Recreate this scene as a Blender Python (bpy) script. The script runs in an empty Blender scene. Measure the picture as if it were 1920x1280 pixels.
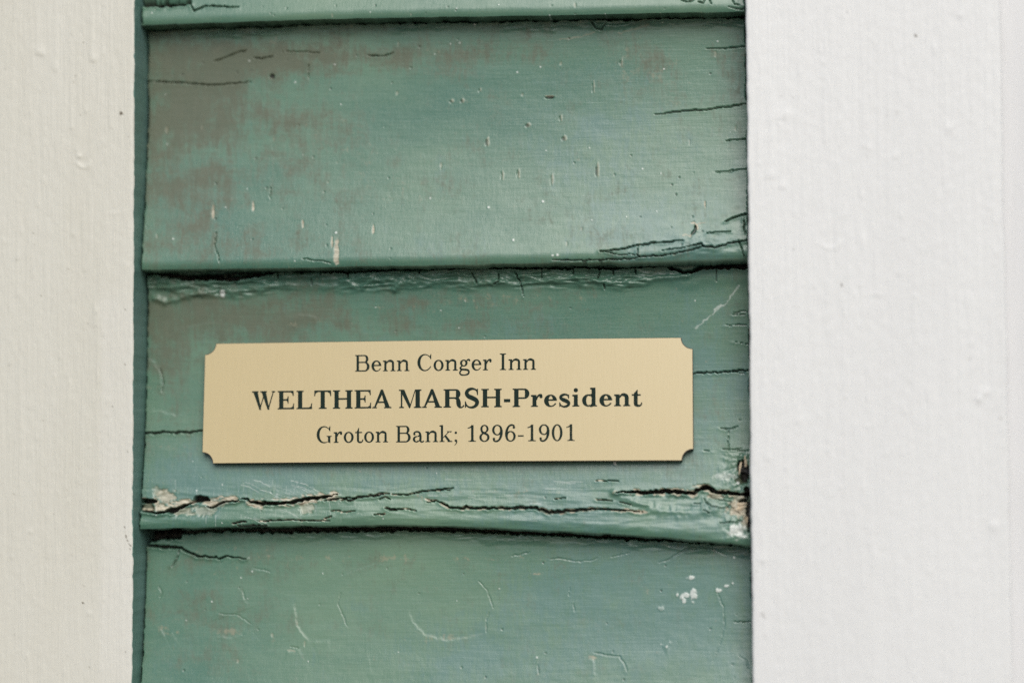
import bpy, math, random
import numpy as np

random.seed(4)
RNG = np.random.RandomState(11)
S = bpy.context.scene

# ------------------------------------------------------------------ camera
CAM = np.array((0.107, -0.900, -0.045)); AIM = np.array((0.0, 0.0, 0.0))
LENS, ROLL = 77.0, math.radians(0.33)
_f = (AIM - CAM) / np.linalg.norm(AIM - CAM)
_r = np.cross(_f, (0, 0, 1)); _r /= np.linalg.norm(_r)
_u = np.cross(_r, _f)
CR = _r * math.cos(ROLL) - _u * math.sin(ROLL)
CU = _u * math.cos(ROLL) + _r * math.sin(ROLL)
CF = _f
FPX = LENS / 36 * 1920
cam = bpy.data.objects.new('camera', bpy.data.cameras.new('camera'))
S.collection.objects.link(cam)
from mathutils import Matrix
cam.matrix_world = Matrix([[CR[i], CU[i], -CF[i], CAM[i]] for i in range(3)] + [[0, 0, 0, 1]])
cam.data.lens = LENS; cam.data.sensor_width = 36; cam.data.clip_start = 0.05; cam.data.clip_end = 200
cam.data.dof.use_dof = True
cam.data.dof.focus_distance = 0.913
cam.data.dof.aperture_fstop = 1.7
cam.data.dof.aperture_blades = 9
S.camera = cam

# ------------------------------------------------------------------ light
SUN_AZ, SUN_EL = 15, 38          # degrees: to the right of the wall's normal, above the horizon
world = bpy.data.worlds.new('World'); S.world = world; world.use_nodes = True
wn = world.node_tree.nodes; wl = world.node_tree.links
sky = wn.new('ShaderNodeTexSky'); sky.sky_type = 'NISHITA'; sky.sun_disc = False
sky.sun_elevation = math.radians(SUN_EL)
sky.sun_rotation = math.radians(180 - SUN_AZ)
sky.air_density = 1.0; sky.dust_density = 1.2; sky.ozone_density = 1.0
wl.new(sky.outputs[0], wn['Background'].inputs[0]); wn['Background'].inputs[1].default_value = 0.05
sun = bpy.data.objects.new('sun', bpy.data.lights.new('sun', 'SUN'))
sun.data.energy = 1.5; sun.data.angle = math.radians(46); sun.data.color = (1.0, 0.965, 0.905)
_az, _el = math.radians(SUN_AZ), math.radians(SUN_EL)
_d = np.array((math.sin(_az) * math.cos(_el), -math.cos(_az) * math.cos(_el), math.sin(_el)))
from mathutils import Vector
sun.rotation_euler = Vector(-_d).to_track_quat('-Z', 'Y').to_euler()
S.collection.objects.link(sun)
S.view_settings.view_transform = 'Standard'; S.view_settings.look = 'None'
S.view_settings.exposure = 0.91; S.view_settings.gamma = 1.0; S.view_settings.use_curve_mapping = False
S.cycles.use_denoising = False

# ------------------------------------------------------------------ helpers
def project(P):
    """world points (n,3) -> photograph pixels"""
    d = np.asarray(P) - CAM
    w = d @ CF
    return 960 + FPX * (d @ CR) / w, 640 - FPX * (d @ CU) / w

def ray(px, py):
    px = np.asarray(px, float); py = np.asarray(py, float)
    return CF + ((px - 960) / FPX)[..., None] * CR + ((640 - py) / FPX)[..., None] * CU

def on_y(px, py, y):
    """the point of the plane Y=y seen at a pixel"""
    d = ray(px, py); s = (y - CAM[1]) / d[..., 1]
    return CAM + d * s[..., None]

def on_plane(px, py, p0, n):
    d = ray(px, py); s = ((np.asarray(p0) - CAM) @ n) / (d @ n)
    return CAM + d * s[..., None]

_tab = RNG.rand(16, 257, 257)
def noise(x, y, seed=0, octaves=3, gain=0.5):
    """smooth value noise, about -1..1"""
    out = 0; amp = 1.0; tot = 0
    x = np.asarray(x, float); y = np.asarray(y, float); x, y = x * .92 - y * .39 + 1000.0, x * .39 + y * .92 + 1000.0
    for o in range(octaves):
        xi = np.floor(x).astype(int); yi = np.floor(y).astype(int)
        fx = x - xi; fy = y - yi
        fx = fx * fx * (3 - 2 * fx); fy = fy * fy * (3 - 2 * fy)
        t = _tab[(seed + o) % 16]; xi %= 256; yi %= 256
        a = t[xi, yi] * (1 - fx) + t[xi + 1, yi] * fx
        b = t[xi, yi + 1] * (1 - fx) + t[xi + 1, yi + 1] * fx
        out = out + amp * ((a * (1 - fy) + b * fy) * 2 - 1); tot += amp
        amp *= gain; x, y = (x * .81 - y * .59) * 2.03 + 517.3, (x * .59 + y * .81) * 2.03 + 309.1
    return out / tot

def sstep(a, b, x):
    t = np.clip((x - a) / (b - a), 0, 1); return t * t * (3 - 2 * t)

def interp(poly, x):
    p = np.array(poly, float); return np.interp(x, p[:, 0], p[:, 1])

def mesh_obj(name, verts, faces, mat, parent=None, smooth=True):
    me = bpy.data.meshes.new(name)
    verts = np.asarray(verts, np.float64)
    if isinstance(faces, np.ndarray):
        n = len(faces)
        me.vertices.add(len(verts)); me.vertices.foreach_set('co', verts.astype(np.float32).ravel())
        me.loops.add(n * 4); me.loops.foreach_set('vertex_index', faces.astype(np.int32).ravel())
        me.polygons.add(n); me.polygons.foreach_set('loop_start', np.arange(0, n * 4, 4, dtype=np.int32))
        me.update(calc_edges=True); me.validate()
    else:
        me.from_pydata([tuple(v) for v in verts], [], faces); me.update()
    if smooth: me.polygons.foreach_set('use_smooth', np.ones(len(me.polygons), bool))
    me.materials.append(mat)
    o = bpy.data.objects.new(name, me); S.collection.objects.link(o)
    if parent: o.parent = parent
    return o

def attr(o, name, vals):
    a = o.data.attributes.new(name, 'FLOAT', 'POINT'); a.data.foreach_set('value', np.asarray(vals, np.float32).ravel())

def grid_faces(nr, nc, flip=False):
    i = np.arange(nr * nc).reshape(nr, nc)
    q = np.stack([i[:-1, :-1], i[1:, :-1], i[1:, 1:], i[:-1, 1:]], -1).reshape(-1, 4)
    return q[:, ::-1] if flip else q

def thing(name, label, cat, loc=(0, 0, 0), group=None):
    o = bpy.data.objects.new(name, None); S.collection.objects.link(o); o.empty_display_size = 0.02
    o['label'] = label; o['category'] = cat
    if group: o['group'] = group
    return o
def tag(o, label, cat, group=None):
    o['label'] = label; o['category'] = cat
    if group: o['group'] = group
    return o

# ------------------------------------------------------------------ materials
class NT:
    def __init__(s, name):
        s.m = bpy.data.materials.new(name); s.m.use_nodes = True
        s.t = s.m.node_tree; s.n = s.t.nodes; s.b = s.n['Principled BSDF']; s.tc = s.n.new('ShaderNodeTexCoord')
    def link(s, a, b): s.t.links.new(a, b)
    def noise(s, scale, sc=1.0, detail=4, rough=0.55, dist=0.0):
        mp = s.n.new('ShaderNodeMapping'); mp.inputs['Scale'].default_value = scale
        s.link(s.tc.outputs['Object'], mp.inputs[0])
        t = s.n.new('ShaderNodeTexNoise'); t.inputs['Scale'].default_value = sc
        t.inputs['Detail'].default_value = detail; t.inputs['Roughness'].default_value = rough; t.inputs['Distortion'].default_value = dist
        s.link(mp.outputs[0], t.inputs['Vector']); return t.outputs['Fac']
    def attr(s, name):
        a = s.n.new('ShaderNodeAttribute'); a.attribute_name = name; return a.outputs['Fac']
    def ramp(s, fac, a, b, va=0.0, vb=1.0):
        r = s.n.new('ShaderNodeMapRange'); r.inputs[1].default_value = a; r.inputs[2].default_value = b
        r.inputs[3].default_value = va; r.inputs[4].default_value = vb; s.link(fac, r.inputs[0]); return r.outputs[0]
    def math(s, op, a, b):
        r = s.n.new('ShaderNodeMath'); r.operation = op
        for i, v in enumerate((a, b)):
            if isinstance(v, (int, float)): r.inputs[i].default_value = v
            else: s.link(v, r.inputs[i])
        return r.outputs[0]
    def mix(s, fac, a, b):
        r = s.n.new('ShaderNodeMix'); r.data_type = 'RGBA'
        for sock, v in ((r.inputs[0], fac), (r.inputs[6], a), (r.inputs[7], b)):
            if isinstance(v, (int, float)): sock.default_value = v
            elif isinstance(v, tuple): sock.default_value = (*v, 1)
            else: s.link(v, sock)
        return r.outputs[2]
    def bump(s, h, strength, dist, prev=None):
        b = s.n.new('ShaderNodeBump'); b.inputs['Strength'].default_value = strength; b.inputs['Distance'].default_value = dist
        s.link(h, b.inputs['Height'])
        if prev is not None: s.link(prev, b.inputs['Normal'])
        return b.outputs[0]

TEAL_A, TEAL_B = (0.040, 0.138, 0.098), (0.124, 0.224, 0.142)
def green_paint():
    k = NT('weathered_green_paint')
    col = k.mix(k.ramp(k.noise((9, 9, 14), 1, 5), 0.35, 0.68), TEAL_A, TEAL_B)
    col = k.mix(k.ramp(k.noise((40, 40, 420), 1, 4), 0.3, 0.75, 0, 0.22), col, (0.09, 0.185, 0.14))
    col = k.mix(k.ramp(k.noise((1900, 1900, 1500), 1, 2), 0.35, 0.7, 0, 0.42), col, (0.150, 0.225, 0.155))
    col = k.mix(k.attr('blue'), col, (0.090, 0.186, 0.166))
    col = k.mix(k.attr('brown'), col, k.mix(k.noise((300, 300, 120), 1, 4), (0.070, 0.086, 0.050), (0.106, 0.108, 0.066)))
    col = k.mix(k.attr('ochre'), col, (0.29, 0.26, 0.175))
    col = k.mix(k.attr('bare'), col, k.mix(k.ramp(k.noise((260, 260, 900), 1, 4), 0.35, 0.65), (0.28, 0.24, 0.165), (0.58, 0.53, 0.41)))
    col = k.mix(k.attr('white'), col, (0.68, 0.70, 0.66))
    col = k.mix(k.attr('crack'), col, (0.022, 0.020, 0.016))
    k.link(col, k.b.inputs['Base Color'])
    ro = k.ramp(k.noise((120, 120, 400), 1, 4), 0.3, 0.7, 0.27, 0.36)
    k.b.inputs['Specular IOR Level'].default_value = 0.65
    ro = k.math('ADD', ro, k.math('MULTIPLY', k.math('ADD', k.attr('brown'), k.math('ADD', k.attr('crack'), k.attr('bare'))), 0.25))
    k.link(ro, k.b.inputs['Roughness'])
    n1 = k.bump(k.noise((60, 60, 1500), 1, 4), 0.10, 0.00035)
    n2 = k.bump(k.noise((1500, 1500, 1500), 1, 3), 0.10, 0.00022, n1)
    n3 = k.bump(k.noise((900, 900, 120), 1, 3), 0.10, 0.00035, n2)
    k.link(n3, k.b.inputs['Normal'])
    return k.m

def white_paint(name, c1, c2, grain=1.0):
    k = NT(name)
    col = k.mix(k.ramp(k.noise((30, 30, 5), 1, 4), 0.3, 0.7), c1, c2)
    col = k.mix(k.ramp(k.noise((220, 220, 12), 1, 4), 0.62, 0.8, 0, 0.25), col, tuple(v * .88 for v in c1))
    col = k.mix(k.attr('fresh'), col, (0.80, 0.79, 0.775))
    col = k.mix(k.attr('teal'), col, k.mix(k.ramp(k.noise((60, 60, 30), 1, 4), 0.3, 0.7), (0.120, 0.235, 0.190), (0.150, 0.260, 0.235)))
    col = k.mix(k.attr('speck'), col, (0.07, 0.045, 0.015))
    k.link(col, k.b.inputs['Base Color'])
    k.b.inputs['Roughness'].default_value = 0.42
    n1 = k.bump(k.noise((1100, 1100, 40), 1, 4, 0.6), 0.26 * grain, 0.00045)
    n2 = k.bump(k.noise((420, 420, 160), 1, 3), 0.20 * grain, 0.0006, n1)
    k.link(n2, k.b.inputs['Normal'])
    return k.m

M_green = green_paint()
M_whiteL = white_paint('cream_white_paint', (0.62, 0.600, 0.520), (0.665, 0.650, 0.580), 1.7)
M_whiteR = white_paint('white_paint', (0.72, 0.72, 0.71), (0.75, 0.75, 0.738), 1.3)
M_panel = white_paint('pale_grey_paint', (0.64, 0.64, 0.645), (0.67, 0.67, 0.675), 0.3)

def simple(name, c, rough=0.6, metal=0.0):
    k = NT(name); k.b.inputs['Metallic'].default_value = metal
    k.link(k.mix(k.ramp(k.noise((200, 200, 200), 1, 3), 0.3, 0.7), c, tuple(min(1, v * 1.15) for v in c)), k.b.inputs['Base Color'])
    k.b.inputs['Roughness'].default_value = rough
    return k
M_core = simple('dark_plate_core', (0.035, 0.020, 0.013), 0.5).m
_k = simple('engraved_black', (0.006, 0.017, 0.012), 0.7); _k.b.inputs['Specular IOR Level'].default_value = 0.2; M_ink = _k.m
M_old = simple('old_bare_wood', (0.05, 0.04, 0.03), 0.9).m
M_split = simple('split_wood', (0.58, 0.47, 0.33), 0.8).m

def brass():
    k = NT('brushed_brass')
    k.link(k.mix(k.ramp(k.noise((700, 700, 5), 1, 3), 0.3, 0.7), (0.535, 0.425, 0.215), (0.550, 0.438, 0.227)), k.b.inputs['Base Color'])
    k.b.inputs['Metallic'].default_value = 0.0; k.b.inputs['Specular IOR Level'].default_value = 1.0
    k.b.inputs['Roughness'].default_value = 0.34
    k.link(k.bump(k.noise((1400, 1400, 6), 1, 3), 0.06, 0.0003), k.b.inputs['Normal'])
    return k.m
M_brass = brass()
# ---------------------------------------------------------------- lettering
# a Century-like serif alphabet drawn from stems, slabs, bowls and tapered strokes
def _cat(pts, n=9):
    P = [np.array(p, float) for p in pts]
    P = [2 * P[0] - P[1]] + P + [2 * P[-1] - P[-2]]
    out = []
    for i in range(1, len(P) - 2):
        for k in range(n):
            s = k / n
            out.append(0.5 * ((2 * P[i]) + (P[i + 1] - P[i - 1]) * s + (2 * P[i - 1] - 5 * P[i] + 4 * P[i + 1] - P[i + 2]) * s * s
                              + (3 * P[i] - P[i - 1] - 3 * P[i + 1] + P[i + 2]) * s ** 3))
    out.append(P[-2])
    return np.array(out)

class Pen:
    """collects flat pieces; every piece is (vertices, faces)"""
    def __init__(s, bold):
        s.p = []
        s.T, s.L, s.t, s.e, s.st = (172, 154, 62, 62, 58) if bold else (108, 98, 54, 62, 48)
        s.bold = bold
    def poly(s, pts): s.p.append((list(pts), [list(range(len(pts)))]))
    def rect(s, x0, y0, x1, y1): s.poly([(x0, y0), (x1, y0), (x1, y1), (x0, y1)])
    def strip(s, A, B):
        n = len(A)
        s.p.append(([tuple(a) for a in A] + [tuple(b) for b in B], [[i, i + 1, n + i + 1, n + i] for i in range(n - 1)]))
    def stroke(s, pts, n=9):
        q = _cat(pts, n)                         # x, y, width
        d = np.gradient(q[:, :2], axis=0)
        nrm = np.stack([-d[:, 1], d[:, 0]], 1) / np.maximum(np.hypot(d[:, 0], d[:, 1])[:, None], 1e-6)
        s.strip(q[:, :2] + nrm * q[:, 2:3] / 2, q[:, :2] - nrm * q[:, 2:3] / 2)
    def ring(s, cx, cy, rx, ry, T, t, a0=0, a1=360, tap0=0, tap1=0, k=0.0):
        n = max(8, int(abs(a1 - a0) / 7))
        a = np.radians(np.linspace(a0, a1, n + 1)); u = np.linspace(0, 1, n + 1) * abs(a1 - a0)
        f = np.ones(n + 1)
        if tap0: f = np.minimum(f, 0.35 + 0.65 * np.clip(u / tap0, 0, 1))
        if tap1: f = np.minimum(f, 0.35 + 0.65 * np.clip((abs(a1 - a0) - u) / tap1, 0, 1))
        O = np.stack([cx + rx * np.cos(a), cy + ry * np.sin(a)], 1)
        I = np.stack([cx + k + (rx - T) * np.cos(a), cy + (ry - t) * np.sin(a)], 1)
        s.strip(O, O + (I - O) * f[:, None])
    def ball(s, cx, cy, r):
        s.poly([(cx + r * math.cos(i * math.pi / 8), cy + r * math.sin(i * math.pi / 8)) for i in range(16)])
    def slab(s, x0, x1, y, up=True, l=True, r=True):
        d = 1 if up else -1; e, h = s.e, s.st
        a = x0 - (e if l else 0); b = x1 + (e if r else 0)
        s.poly([(a, y), (b, y), (b, y + d * h * .8), (a, y + d * h * .8)])
        g = h * .8
        if l: s.poly([(a + e * .3, y + d * g * .8), (x0 + 4, y + d * g * .8), (x0 + 4, y + d * (g + e * .55)), (x0 - e * .2, y + d * (g + e * .16))])
        if r: s.poly([(b - e * .3, y + d * g * .8), (x1 - 4, y + d * g * .8), (x1 - 4, y + d * (g + e * .55)), (x1 + e * .2, y + d * (g + e * .16))])
    def flag(s, x0, y):                          # top-left slab of lower-case stems
        e, h = s.e, s.st
        s.poly([(x0 - e, y - h * 1.1), (x0 + 5, y - h * 1.5), (x0 + 5, y), (x0 - e, y - h * .25)])

H, X = 722, 468
def glyph(c, bold):
    """returns (pieces, left edge, right edge) in 1/1000 em"""
    p = Pen(bold); T, L, t, e, st = p.T, p.L, p.t, p.e, p.st
    W = 0
    if c in 'BPR':
        W = {'B': 722, 'P': 690, 'R': 790}[c] + (30 if bold else 0)
        x0 = 105; x1 = x0 + T
        p.rect(x0, 0, x1, H)
        p.slab(x0, x1, H, False, True, False); p.slab(x0, x1, 0, True, True, c != 'B')
        R = {'B': W - 95, 'P': W - 25, 'R': W - 120}[c]
        yb = {'B': 372, 'P': 318, 'R': 345}[c]; ry = (H - yb) / 2; cx = R - ry * .93
        p.rect(x1 - 5, H - t, cx, H); p.rect(x1 - 5, yb, cx, yb + t)
        p.ring(cx, yb + ry, R - cx, ry, T * 1.02, t, -90, 90)
        if c == 'B':
            ry2 = (yb + t) / 2; R2 = W - 45; cx2 = R2 - ry2 * .98
            p.rect(x1 - 5, 0, cx2, t); p.rect(cx - 10, yb + 1, cx2, yb + t)
            p.ring(cx2, ry2, R2 - cx2, ry2, T * 1.06, t, -90, 90)
        if c == 'R':
            p.stroke([(cx - 40, yb + t * .6, t), (cx + 60, yb - 10, T * .75), (cx + 95, yb - 120, T), (cx + 110, yb - 230, T * .95),
                      (cx + 150, 25, T * .6), (cx + 215, 6, t * .9), (W - 15, 45, t * .9), (W + 5, 95, t * .8)])
    elif c in 'CG':
        W = 722 if c == 'C' else 778
        cx, cy, rx, ry = 372, H / 2, 322, H / 2 + 14
        p.ring(cx, cy, rx, ry, T * 1.15, t, 38, 334 if c == 'C' else 303, 55, 60 if c == 'C' else 25, k=8)
        xr = cx + rx * math.cos(math.radians(38))
        p.poly([(xr - 18, H - 190), (xr + 32, H - 225), (xr + 36, H + 8), (xr + 8, H + 8), (xr - 40, H - 105)])
        if c == 'G':
            xs = cx + rx * .56
            p.rect(xs, 20, xs + T, 300); p.slab(xs, xs + T, 310, False)
            p.poly([(xs + 10, 120), (xs + T, 120), (xs + T, -10), (xs + T - 26, -10), (xs + 30, 60)])
    elif c == 'I':
        W = 407; x0 = W / 2 - T / 2
        p.rect(x0, 0, x0 + T, H); e0 = p.e; p.e = 82; p.slab(x0, x0 + T, H, False); p.slab(x0, x0 + T, 0)
    elif c == 'H':
        W = 870; a = 100; b = W - 100 - T
        for x in (a, b):
            p.rect(x, 0, x + T, H); p.slab(x, x + T, H, False); p.slab(x, x + T, 0)
        p.rect(a + T - 4, H / 2 - 8, b + 4, H / 2 + t - 8)
    elif c in 'EL':
        W = 759 if c == 'E' else 722; a = 100
        p.rect(a, 0, a + T, H); p.slab(a, a + T, 0, True, True, False); p.slab(a, a + T, H, False, True, c == 'L')
        R = W - 45
        p.rect(a + T - 4, 0, R - 20, t)
        p.poly([(R - 150, t - 4), (R - 24, t - 4), (R - 8, 225), (R - 44, 225), (R - 70, 110)])
        p.poly([(R - 50, 0), (R - 10, 0), (R - 8, 80), (R - 50, 80)])
        if c == 'E':
            R -= 30
            p.rect(a + T - 4, H - t, R, H)
            p.poly([(R - 130, H - t + 4), (R, H - t + 4), (R + 6, H - 205), (R - 32, H - 205), (R - 60, H - 100)])
            m = H / 2 + 8; q = a + T + 175
            p.rect(a + T - 4, m - t / 2, q, m + t / 2)
            p.poly([(q - 70, m - 10), (q - 20, m - 60), (q + 2, m - 140), (q + 34, m - 140), (q + 34, m + 140), (q + 2, m + 140), (q - 20, m + 60), (q - 70, m + 10)])
    elif c == 'T':
        W = 740; x0 = W / 2 - T / 2
        p.rect(x0, 0, x0 + T, H); p.e = 75; p.slab(x0, x0 + T, 0); p.rect(40, H - t, W - 40, H)
        for s in (-1, 1):
            R = W / 2 + s * (W / 2 - 36)
            p.poly([(R, H), (R + s * 8, H - 225), (R - s * 26, H - 225), (R - s * 60, H - 110), (R - s * 150, H - t + 4), (R - s * 150, H - 4)][::s])
    elif c in 'AWM':
        if c == 'A':
            W = 770; ax = W / 2
            p.poly([(ax - 55, H + 10), (ax + 30, H + 10), (W - 70, 10), (W - 70 - T * 1.08, 10), (ax - 30, H - 130)])
            p.poly([(ax - 20, H - 60), (ax - 10, H - 200), (112, 10), (112 - t * 1.1, 10), (ax - 55, H + 8)])
            p.rect(205, 205, 500, 205 + t)
            p.slab(112 - t, 112, 0); p.slab(W - 75 - T, W - 75, 0)
        elif c == 'W':
            W = 1010
            def dn(xa, xb, w): p.poly([(xa, H - 6), (xa + w, H - 6), (xb + w * .55, -12), (xb + w * .15, -12)])
            dn(60, 290, T * 1.08); dn(390, 620, T * 1.08)
            p.poly([(300, -12), (352, -12), (548, H - 60), (510, H - 60)])
            p.poly([(640, -12), (690, -12), (905, H - 10), (862, H - 10)])
            p.e = 48
            p.slab(65, 65 + T, H, False); p.slab(400, 400 + T, H, False); p.slab(862, 905, H, False)
        else:
            W = 944; b = W - 95 - T
            p.rect(110, 10, 110 + t, H - 6); p.rect(b, 0, b + T, H)
            p.poly([(75, H), (75 + T * 1.0, H), (490, 130), (452, -6), (432, -6)])
            p.poly([(430, -6), (470, -6), (b + 20, H), (b - 20, H)])
            p.slab(110, 110 + t, 0); p.slab(b, b + T, 0); p.rect(40, H - st * .8, 180, H); p.slab(b - 10, b + T, H, False, False, True)
    elif c == 'S':
        W = 640
        p.stroke([(535, 560, t * .9), (500, 660, t), (400, 718, t * 1.3), (280, 722, t * 1.8), (160, 660, T * .78), (118, 545, T * .86), (190, 440, T),
                  (330, 370, T * 1.06), (470, 290, T), (520, 185, T * .9), (470, 70, T * .75), (350, 6, t * 1.6), (210, 12, t * 1.1), (115, 85, t), (72, 190, t * .9)], 8)
        p.poly([(520, 480), (556, 480), (556, H + 10), (524, H + 10), (490, 660)])
        p.poly([(50, 245), (86, 245), (118, 70), (84, -12), (50, -12)])
    elif c == '-':
        W = 333
        p.rect(42, 205 if not bold else 190, 291, 205 + 62 if not bold else 190 + 128)
    elif c in 'oecg' and c != 'g' or c == '0':
        if c == '0':
            W = 556; p.ring(W / 2, H / 2, 232, H / 2 + 12, T * 1.02, t)
        elif c == 'o':
            W = 520; p.ring(W / 2, X / 2, 222, X / 2 + 12, L * 1.08, t)
        else:
            W = 574 if bold else 510; rx = W / 2 - 38
            p.ring(W / 2, X / 2, rx, X / 2 + 12, L * 1.1, t, 0, 336, 0, 70, k=8)
            p.rect(W / 2 - rx + L * .8, X / 2 - 4, W / 2 + rx - 2, X / 2 + t - 2)
    elif c in 'nrik':
        W = {'n': 685 if bold else 611, 'r': 500 if bold else 440, 'i': 370, 'k': 600}[c]
        a = 92; b = a + L
        p.rect(a, 0, b, X if c != 'k' else H + 15); p.flag(a, X + 4 if c != 'k' else H + 15); p.slab(a, b, 0)
        if c == 'n':
            d = W - 88 - L
            p.stroke([(b - 6, X - 130, t), (b + 55, X - 48, t * 1.2), ((b + d) / 2 + 40, X - 14, t * 1.9), (d + L * .36, X - 62, L * .95), (d + L / 2, X - 160, L), (d + L / 2, X - 220, L)])
            p.rect(d, 0, d + L, X - 180); p.slab(d, d + L, 0)
        elif c == 'r':
            p.stroke([(b - 8, X - 190, t), (b + 30, X - 90, t * 1.1), (b + 90, X - 22, t * 1.3), (W - 85, X - 8, t * 1.5), (W - 60, X - 50, t * 1.5)])
            p.ball(W - 78, X - 74, 60 if bold else 50)
        elif c == 'i':
            p.ball(a + L / 2, 640, 84)
        else:
            p.poly([(b - 4, 160), (b - 4, 200), (430, X - 10), (478, X - 10)])
            p.poly([(235, 262), (300, 320), (535, 10), (535 - L * 1.25, 10)])
            p.slab(420, 500, X, False); p.slab(445, 530, 0)
    elif c == 't':
        W = 426 if bold else 389; a = 105
        p.rect(a, 90, a + L, X); p.rect(28, X - t, W - 50, X)
        p.poly([(a, X - 5), (a + L, X - 5), (a + L, 640), (a + L - 30, 640), (a + 4, X + 30)])
        p.stroke([(a + L / 2, 110, L), (a + L / 2 + 14, 48, L * .8), (a + L + 50, 12, t * 1.4), (W - 50, 40, t), (W - 22, 100, t * .9), (W - 18, 140, t * .8)])
    elif c == 'a':
        W = 560
        p.stroke([(95, 330, t), (110, 410, t * 1.2), (200, X - 10, t * 1.3), (310, X - 30, L * .8), (362, X - 110, L), (368, 260, L)])
        p.ball(118, 345, 48); p.rect(330, 95, 330 + L, 300)
        p.ring(200, 130, 155, 142, L * 1.05, t, 60, 330, 20, 10)
        p.stroke([(270, 255, t * 1.1), (330, 285, t * 1.1), (372, 300, t * 1.1)])
        p.stroke([(320, 50, t), (335, 75, t), (350, 100, t)])
        p.stroke([(368, 130, L), (376, 60, L * .85), (430, 14, t * 1.3), (500, 28, t), (535, 60, t * .8)])
    elif c == 'g':
        W = 537
        p.ring(235, X - 142, 168, 154, L * 1.02, t)
        p.stroke([(160, 195, t), (105, 150, t * 1.2), (92, 95, t * 1.8), (150, 50, L * .85), (290, 38, L * .9), (410, 15, L * .9), (458, -60, L * .8),
                  (420, -150, t * 1.5), (280, -198, t * 1.1), (130, -185, t * 1.3), (62, -110, L * .7), (90, -30, t * 1.3), (150, 36, t)])
        p.stroke([(350, X - 60, t), (400, X - 10, t * 1.2), (455, X + 2, t * 1.5), (490, X - 25, t * 1.4)]); p.ball(488, X - 32, 38)
    elif c == 's':
        W = 519
        p.stroke([(410, 350, t * .9), (385, 430, t), (310, 470, t * 1.2), (220, 468, t * 1.6), (122, 415, L * .72), (112, 335, L * .8), (210, 268, L), (330, 215, L), (408, 150, L * .86),
                  (395, 60, L * .7), (290, 4, t * 1.5), (180, 8, t * 1.1), (95, 70, t), (68, 140, t * .9)], 8)
        p.poly([(398, 310), (430, 310), (430, X + 10), (402, X + 10), (375, 430)]); p.poly([(50, 170), (82, 170), (110, 60), (80, -10), (50, -10)])
    elif c == 'd':
        W = 667; d = W - 108 - L
        p.rect(d, 20, d + L, H + 15); p.flag(d, H + 15); p.slab(d, d + L, 0, True, False, True)
        cx = 285; p.ring(cx, X / 2, 245, X / 2 + 12, L * 1.05, t, 62, 298)
        p.stroke([(cx + 70, X - 22, t * 1.5), (cx + 150, X - 32, t * 1.3), (d + 8, X - 110, t)]); p.stroke([(cx + 70, 22, t * 1.5), (cx + 150, 32, t * 1.3), (d + 8, 110, t)])
    elif c == ';':
        W = 278; p.ball(140, X - 70, 56); p.ball(140, 52, 56)
        p.stroke([(165, 60, 70), (176, 0, 58), (150, -80, 40), (85, -150, 20)])
    elif c == '1':
        W = 556; x0 = 260
        p.rect(x0, 0, x0 + T, H + 4); p.e = 110; p.slab(x0, x0 + T, 0)
        p.poly([(105, 600), (112, 574), (200, 590), (x0 + 4, 610), (x0 + 4, H), (x0 + 40, H + 4), (230, 660)])
    elif c == '8':
        W = 556
        p.ring(278, H - 168, 178, 182, T * .85, t); p.ring(278, 188, 220, 202, T * .95, t)
        p.stroke([(140, 470, T * .7), (220, 395, T * .9), (340, 340, T * .9), (420, 270, T * .7)])
    elif c in '69':
        W = 556
        q = Pen(bold); q.ring(285, 222, 222, 236, T * .95, t)
        q.stroke([(106, 215, T), (103, 330, T), (125, 480, T), (190, 630, T * .8), (290, 708, t * 1.5), (390, 706, t * 1.4), (445, 650, t * 1.4)])
        q.ball(428, 608, 56)
        for v, f in q.p:
            p.p.append((v, f) if c == '6' else ([(556 - x, H - y) for x, y in v], f))
    xs = [v[0] for pc in p.p for v in pc[0]]
    return p.p, W, min(xs), max(xs)

def word_pieces(txt, bold):
    """pieces of a word from x=0 to its ink width"""
    out, x, lo, hi = [], 0, 1e9, -1e9
    for c in txt:
        pc, W, a, b = glyph(c, bold)
        lo = min(lo, x + a); hi = max(hi, x + b)
        out.append([([(vx + x, vy) for vx, vy in v], f) for v, f in pc])
        x += W
    return [[([(vx - lo, vy) for vx, vy in v], f) for v, f in g] for g in out], hi - lo

# word, bold, left x, right x, baseline y at left, cap height: as engraved on the plate
WORDS = [[('Benn', 0, 665.7, 767.7, 696.3, 31), ('Conger', 0, 782.6, 922, 695.2, 31), ('Inn', 0, 937, 1005, 693.5, 31)],
         [('WELTHEA', 1, 471.5, 734, 767.3, 34.6), ('MARSH-President', 1, 748, 1204, 764.8, 34.6)],
         [('Groton', 0, 593.4, 727.6, 830, 31), ('Bank;', 0, 742.6, 857.5, 829, 31), ('1896-1901', 0, 876.4, 1077.6, 827.8, 31)]]

# ------------------------------------------------------------------ unseen sheet below, added to bounce light onto the board undersides
def bounce_ground():
    k = NT('dark_floor'); k.link(k.mix(k.noise((3, 3, 3), 1, 6), (0.075, 0.070, 0.062), (0.115, 0.105, 0.092)), k.b.inputs['Base Color']); k.b.inputs['Roughness'].default_value = 0.9
    o = mesh_obj('ground', [(-60, -60, -1.45), (60, -60, -1.45), (60, 60, -1.45), (-60, 60, -1.45)], [[0, 1, 2, 3]], k.m, None, False)
    o['kind'] = 'structure'
bounce_ground()

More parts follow.
